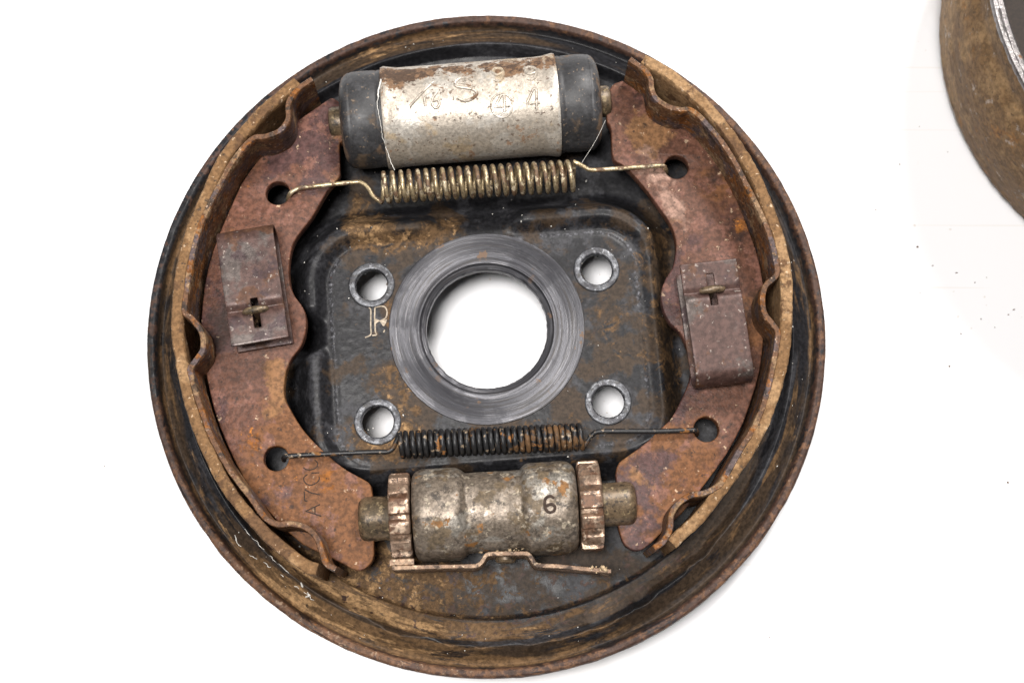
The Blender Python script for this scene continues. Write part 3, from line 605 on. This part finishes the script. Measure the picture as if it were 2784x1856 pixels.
P = smooth_path([(-30.6,68.6,24.0),(-31.4,62.6,24.6),(-31.0,58.6,24.0),(-29.9,52.5,19.5),(-28.6,48.0,16.5),(-26.9,44.2,15.0)], 0.5); P[:, 0] += (fbm(P*0.8, 3, 5)-0.5)*1.0
P2 = smooth_path([(34.6,58.6,18.0),(31.6,52.4,17.6),(27.6,46.0,16.6)], 0.5); r2 = 0.045+0*P2[:, 0]
tag(obj('fibre_strand', *tube(P, np.where(np.arange(len(P)) < 12, 0.24, 0.10), 6), M['white'], cyl), 'white fibre at the left boot'); obj('fibre_strand', *tube(P2, r2, 6), M['white'], cyl)

# ------------------------------------------------------------------ springs
def coil(a0, a1, turns0, turns1, rad, wire, arm0, arm1, per=20):
    a0, a1 = np.array(a0, float), np.array(a1, float); d = a1-a0; L = np.linalg.norm(d); u = d/L; v = np.cross([0, 0, 1.0], u); v /= np.linalg.norm(v); wv = np.cross(u, v)
    t = np.linspace(turns0, turns1, int((turns1-turns0)*per)+1); s = (t-turns0)/(turns1-turns0)
    jit = (fbm(np.stack([t*0.7, t*0, t*0], -1), 3, 8)-0.5)*0.35
    P = a0+np.outer(s*L+jit*1.1, u)+np.outer(rad*np.cos(2*np.pi*t), v)+np.outer(rad*np.sin(2*np.pi*t), wv)
    A0 = smooth_path(np.vstack([arm0, P[:1]]), 0.5)[:-1]; A1 = smooth_path(np.vstack([P[-1:], arm1]), 0.5)[1:]
    return tube(np.vstack([A0, P, A1]), wire, 10)
V, F = coil((-31.2,39.5,13), (26.0,43.3,13), 0.5, 24.0, 4.25, 0.66,
            [(-59.0,37.4,5.5),(-58.4,37.5,9.0),(-57.6,38.2,11.2),(-56.0,39.2,11.7),(-53.1,40.0,11.8),(-38.9,41.5,12.0),(-36.6,41.2,12.2),(-34.8,39.7,12.4),(-33.2,37.1,12.8)],
            [(28.2,46.4,12.4),(30.2,45.5,12.0),(33.0,45.5,11.9),(40.6,46.1,11.8),(51.0,46.9,11.6),(52.4,46.4,10.8),(53.0,46.2,8.6),(53.3,46.2,5.5)])
sp = obj('return_spring', V, F, M['gold'], brake, sharp=60); tag(sp, 'brass coloured coil return spring under the wheel cylinder, coils spaced open')
V, F = coil((-24.2,-35.9,12), (27.0,-33.6,12), 0.0, 30.5, 3.35, 0.74,
            [(-57.6,-39.3,5.5),(-57.2,-39.3,9.0),(-56.4,-39.2,11.2),(-55.0,-39.0,11.7),(-43,-38.4,11.9),(-30.7,-37.9,12.0),(-28.0,-37.9,12.0),(-26.2,-37.0,12.2),(-25.1,-34.6,12.2)],
            [(28.6,-34.8,12.0),(30.0,-33.0,12.0),(32.0,-32.1,12.0),(40,-32.0,12.0),(48.8,-32.0,11.9),(58.2,-31.6,11.6),(59.4,-31.7,10.9),(60.0,-31.8,8.6),(60.3,-31.8,5.5)])
sp = obj('return_spring', V, F, M['black'], brake, sharp=60); tag(sp, 'black tightly wound coil return spring above the adjuster')

# ------------------------------------------------------------------ hold-down clips and pins
def make_clip(p_open, p_bend, width, crease, slot, pin_at, label):
    p0 = np.array(p_open, float); a = np.array(p_bend, float)-p0; L = np.linalg.norm(a); a /= L; b = np.array([-a[1], a[0]])
    zt, zb = 22.0, 10.6; R_ = (zt-zb)/2; Ls = L-R_*0.75
    prof = [(s, zt) for s in np.linspace(0, Ls, 44)]
    prof = [(s, z-1.1*math.exp(-((s-crease)/1.1)**2)-0.35*(1-sstep(crease-0.6, crease+0.6, s))) for s, z in prof]
    prof += [(Ls+R_*0.75*math.sin(t), zb+R_+R_*math.cos(t)) for t in np.linspace(0, math.pi, 16)[1:-1]]
    prof += [(s, zb) for s in np.linspace(Ls, 0.4, 14)]
    nb = 17; xs = np.linspace(-width/2, width/2, nb); V = []
    for s, z in prof:
        for x in xs:
            q = p0+a*s+b*x; V.append((q[0], q[1], z))
    F = []
    for i in range(len(prof)-1):
        for j in range(nb-1):
            sm = (prof[i][0]+prof[i+1][0])/2; xm = (xs[j]+xs[j+1])/2
            if (i < 43 or i > 58) and slot[0] < sm < slot[1] and abs(xm) < 1.35: continue
            F.append([i*nb+j, (i+1)*nb+j, (i+1)*nb+j+1, i*nb+j+1])
    V = np.array(V); V[:, 2] += (fbm(V*0.12+4, 2, 5)-0.5)*0.5
    o = obj('hold_down_clip', V, F, M['clip'], brake, sharp=50); weld(o, 1e-7)
    md = o.modifiers.new('thickness', 'SOLIDIFY'); md.thickness = 0.9*S; md.offset = -1
    bv = o.modifiers.new('edges', 'BEVEL'); bv.width = 0.22*S; bv.segments = 2; bv.limit_method = 'ANGLE'; bv.angle_limit = math.radians(50)
    tag(o, label)
    c = p0+a*pin_at; Vp = []
    parts = []
    head = smooth_path([(c[0]-b[0]*3.6, c[1]-b[1]*3.6, zt-0.6), (c[0], c[1], zt+0.15), (c[0]+b[0]*3.6, c[1]+b[1]*3.6, zt-0.6)], 0.4)
    Vh_, Fh_ = tube(head, np.interp(np.linspace(-1, 1, len(head)), [-1, -0.8, 0, 0.8, 1], [0.5, 0.95, 1.15, 0.95, 0.5]), 10); parts.append((Vh_, Fh_))
    stem = np.array([(c[0], c[1], zt-0.2), (c[0], c[1], 8), (c[0], c[1], -9)]); parts.append(tube(stem, 1.1, 12))
    V, F = join(*parts); obj('hold_down_pin', V, F, M['tip'], o, sharp=50)
    return o
make_clip((-63.0, -8.4), (-69.0, 25.6), 16.2, 10.0, (3.9, 13.0), 9.2, 'tarnished steel hold-down clip on the left shoe, its bend at the top')
make_clip((62.7, 15.0), (66.8, -19.6), 16.2, 8.8, (3.9, 12.6), 8.3, 'tarnished steel hold-down clip on the right shoe, its bend at the bottom')

# ------------------------------------------------------------------ adjuster
AP = np.array([2.6, -54.3, 9.0]); AU = np.array([math.cos(math.radians(3.5)), math.sin(math.radians(3.5)), 0])
prof = [(-22.9, 8), (-22.8, 10.4), (-22.2, 11.8), (-21.0, 12.6), (-19.5, 12.95), (-17, 13.0), (-12, 13.0), (-10, 12.8), (-8.7, 12.0), (-8.1, 11.4), (-7.6, 11.2), (-5, 11.2), (0, 11.2), (5, 11.2), (7.2, 11.2), (7.7, 11.4), (8.3, 12.1), (9.6, 12.9), (12, 13.0), (17, 13.0), (19.5, 12.95), (21.2, 12.5), (22.4, 11.5), (22.9, 10.2), (23.0, 8)]
fine = smooth_path(np.array(prof), 0.5)
V, F = lathe([tuple(p) for p in fine], AP, AU, 110, jitter=0.28, seed=81)
adj = obj('adjuster', V, F, M['adj'], brake, sharp=45); tag(adj, 'grimy cast adjuster body between two star wheels')
def teeth(s, a):
    t = np.mod(a*13/(2*np.pi), 1.0); return -2.1*(sstep(0.55, 0.66, t)*(1-sstep(0.89, 1.0, t)))
for k, (s0, s1, r0) in enumerate(((-29.3, -23.3, 12.3), (23.4, 29.8, 12.7))):
    pr_ = [(s0, 6.0), (s0, r0-1.6), (s0+0.25, r0-0.35), (s0+0.8, r0)]+[(s, r0) for s in np.linspace(s0+1.6, s1-1.6, 5)]+[(s1-0.8, r0), (s1-0.25, r0-0.35), (s1, r0-1.6), (s1, 6.0)]
    V, F = lathe(pr_, AP, AU, 240, rmod=lambda s, a: teeth(s, a+0.13*k) if True else 0, jitter=0.14, seed=83+k)
    tag(obj('star_wheel', V, F, M['wheel'], adj, sharp=38), 'coppery toothed star wheel at the %s end' % ('left' if k == 0 else 'right'))
for s0, s1 in ((-29.0, -38.2), (29.5, 39.6)):
    sg = 1 if s1 > s0 else -1; L = abs(s1-s0)
    pr_ = [(s0, 6.2), (s0+sg*0.2, 6.3), (s0+sg*1.4, 6.25), (s0+sg*1.8, 6.1), (s0+sg*(L-2.4), 6.25), (s0+sg*(L-1.1), 5.9), (s0+sg*(L-0.3), 5.0), (s1, 3.6)]
    V, F = lathe(pr_, AP, AU, 56, jitter=0.2, seed=86); F = F if sg > 0 else [f[::-1] for f in F]
    obj('adjuster_screw', V, F, M['tip'], adj, sharp=45)
for s in (-13, 13):
    q = AP+AU*s; V, F = lathe([(-ZB, 4.0), (-14.5, 4.0), (-14.4, 6.0), (-2, 6.0)], (q[0], q[1], 0), (0, 0, 1), 24); obj('mounting_bolt', V, F, M['scuff'], adj)
mk = on_cyl(AP, AU, 12.75, [tuple(p) for p in (smooth_path(np.array([(16.3,6),(15.2,9),(13.9,6),(13.6,-1),(13.9,-8),(14.9,-11),(16.1,-9),(16.3,-4),(15.4,-1),(14.0,-3)])*[1, 0.225], 0.25)/[1, 0.225])])
tag(obj('stamped_mark', *tube(mk, 0.50, 8), M['stampdark'], adj), 'stamped figure 6 on the right of the body')
lk = smooth_path([(-25.6,-70.3),(-14,-70.0),(-4.2,-69.8),(-2.2,-69.55),(-1.0,-68.7),(0.0,-67.1),(1.2,-66.5),(5.5,-66.4),(10.6,-66.3),(12.0,-66.7),(12.9,-67.9),(13.9,-69.3),(15.6,-69.6),(19.6,-69.8),(27,-70.5),(34.5,-71.2)], 0.5)
V1, F1 = ribbon_wall(lk, -0.65, 0.55, 0.5, 15.0, rough=0.10, zr=0.12, seed=91)
V2, F2 = ribbon_wall(np.array([(-26.2, -69.3), (-24, -69.15), (-22, -69.05), (-19.6, -69.0)]), -0.6, 1.3, 14.2, 14.9, rough=0.08, seed=92)
V, F = join((V1, F1), (V2, F2)); lc = obj('lock_spring', V, F, M['lock'], adj, sharp=45); weld(lc, 1e-7); tag(lc, 'thin folded lock spring strip below the adjuster body')
q = np.array([5.6, -66.9, 7.6]); V, F = lathe([(-1.6, 2.8), (0.9, 2.9), (1.5, 2.5), (1.75, 1.4)], q, (0.0, -1.0, 0.0), 28, jitter=0.1); obj('rivet', V, F, M['tip'], lc)

# ------------------------------------------------------------------ crumbs of dirt lying on the assembly
def grains(pts, rmin, rmax, seed):
    rnd = random.Random(seed); parts = []
    base = np.array([(1,0,0),(-1,0,0),(0,1,0),(0,-1,0),(0,0,1),(0,0,-1)], float); fc = [[0,2,4],[2,1,4],[1,3,4],[3,0,4],[2,0,5],[1,2,5],[3,1,5],[0,3,5]]
    for (x, y, z) in pts:
        r = rmin+(rmax-rmin)*rnd.random()**2; v = base*np.array([r*rnd.uniform(.7, 1.6), r*rnd.uniform(.6, 1.2), r*rnd.uniform(.4, .8)])
        an = rnd.uniform(0, 6.28); c, s = math.cos(an), math.sin(an); v[:, :2] = v[:, :2]@np.array([[c, s], [-s, c]]); v += [rnd.uniform(-.1, .1)*r for _ in range(3)]
        parts.append((v+np.array([x, y, z+r*0.2]), fc))
    return join(*parts)
rnd = random.Random(5); pts = []
for _ in range(260):
    t, r = rnd.uniform(0, 6.283), math.sqrt(rnd.uniform(30**2, 96**2)); x, y = r*math.cos(t), r*math.sin(t)
    pts.append((x, y, float(plate_height(np.array([x]), np.array([y]))[0])))
V, F = grains(pts, 0.10, 0.32, 3); g = obj('pale_crumbs', V, F, M['white'], plate, sharp=None); g['kind'] = 'stuff'
pts = [(x+rnd.gauss(0, 1.6), y+rnd.gauss(0, 0.5), 15.1) for x, y in [(31.0, -70.6)]*16]+[(rnd.uniform(-3, 12), -65.2+rnd.gauss(0, .4), 9+rnd.uniform(0, 3)) for _ in range(30)]
V, F = grains(pts, 0.3, 0.8, 4); g = obj('dirt_crumbs', V, F, M['crumb'], adj, sharp=None); g['kind'] = 'stuff'

# ------------------------------------------------------------------ brake drum at the right edge
DC = (226.0, 96.0)
prof = [(-20,60),(-20,76.5),(-19,79.6),(-15.5,81.6),(-9,83.2),(-1,85.2),(8,86.8),(17,87.3),(24,86.7),(28,85.7),(30.5,84.6),(32.5,84.2),(36,84.5),(38.6,84.3)]
V, F = lathe([(z, r) for z, r in smooth_path(np.array(prof), 1.0)], (DC[0], DC[1], 0), (0, 0, 1), 360, jitter=0.45, seed=95, caps=False)
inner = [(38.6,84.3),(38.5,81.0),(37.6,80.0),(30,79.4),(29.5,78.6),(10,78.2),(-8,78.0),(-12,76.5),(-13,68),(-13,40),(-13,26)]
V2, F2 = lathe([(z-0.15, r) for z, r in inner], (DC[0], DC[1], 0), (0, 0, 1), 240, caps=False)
drum = obj('brake_drum', V, F, M['drum'], None, sharp=50, origin=(DC[0], DC[1], -ZB)); drum.location = (DC[0]*S, DC[1]*S, 0)
tag(drum, 'rusty brown cast iron brake drum cut off by the right edge of the picture', 'brake drum')
rg = [(38.2,84.3),(39.4,84.3),(39.9,84.0),(40.0,82.9),(39.6,82.5),(39.65,81.9),(39.8,81.2),(39.2,80.6),(38.2,80.3)]
V, F = lathe(rg, (DC[0], DC[1], 0), (0, 0, 1), 360, caps=False, jitter=0.06, seed=97)
din = obj('drum_bore', V2, F2, M['bore'], drum, sharp=50, origin=(DC[0], DC[1], -ZB)); tag(din, 'inside of the drum, its shade painted near-black')  # near-black colour stands in for the shade inside the drum
ring = obj('machined_edge', V, F, M['ring'], drum, sharp=50, origin=(DC[0], DC[1], -ZB)); tag(ring, 'bright machined edge of the drum')

# ------------------------------------------------------------------ grit on the bench
SP = [(116.6,61.5),(130.4,58.5),(145.9,62.7),(137.5,71.2),(134.4,16.6),(131.9,9.0),(133.6,5.5),(152.8,8.2),(156.9,5.6),(163.2,11.2),(161.4,9.6),(151.7,19.9),(155.5,21.5),(122.0,43.4),(134.5,31.4),(138.9,25.3),(146.2,23.0),(146.3,3.5),(142.1,-6.7),(-115.6,-37.7),(-120.3,-39.3),(157.5,-42.5),(83.7,-88.3)]
V, F = grains([(x, y, -ZB) for x, y in SP], 0.2, 0.5, 9); g = obj('grit', V, F, M['grit'], None, sharp=None)
tag(g, 'tiny dark grains of grit scattered on the white bench', 'grit', 'stuff')
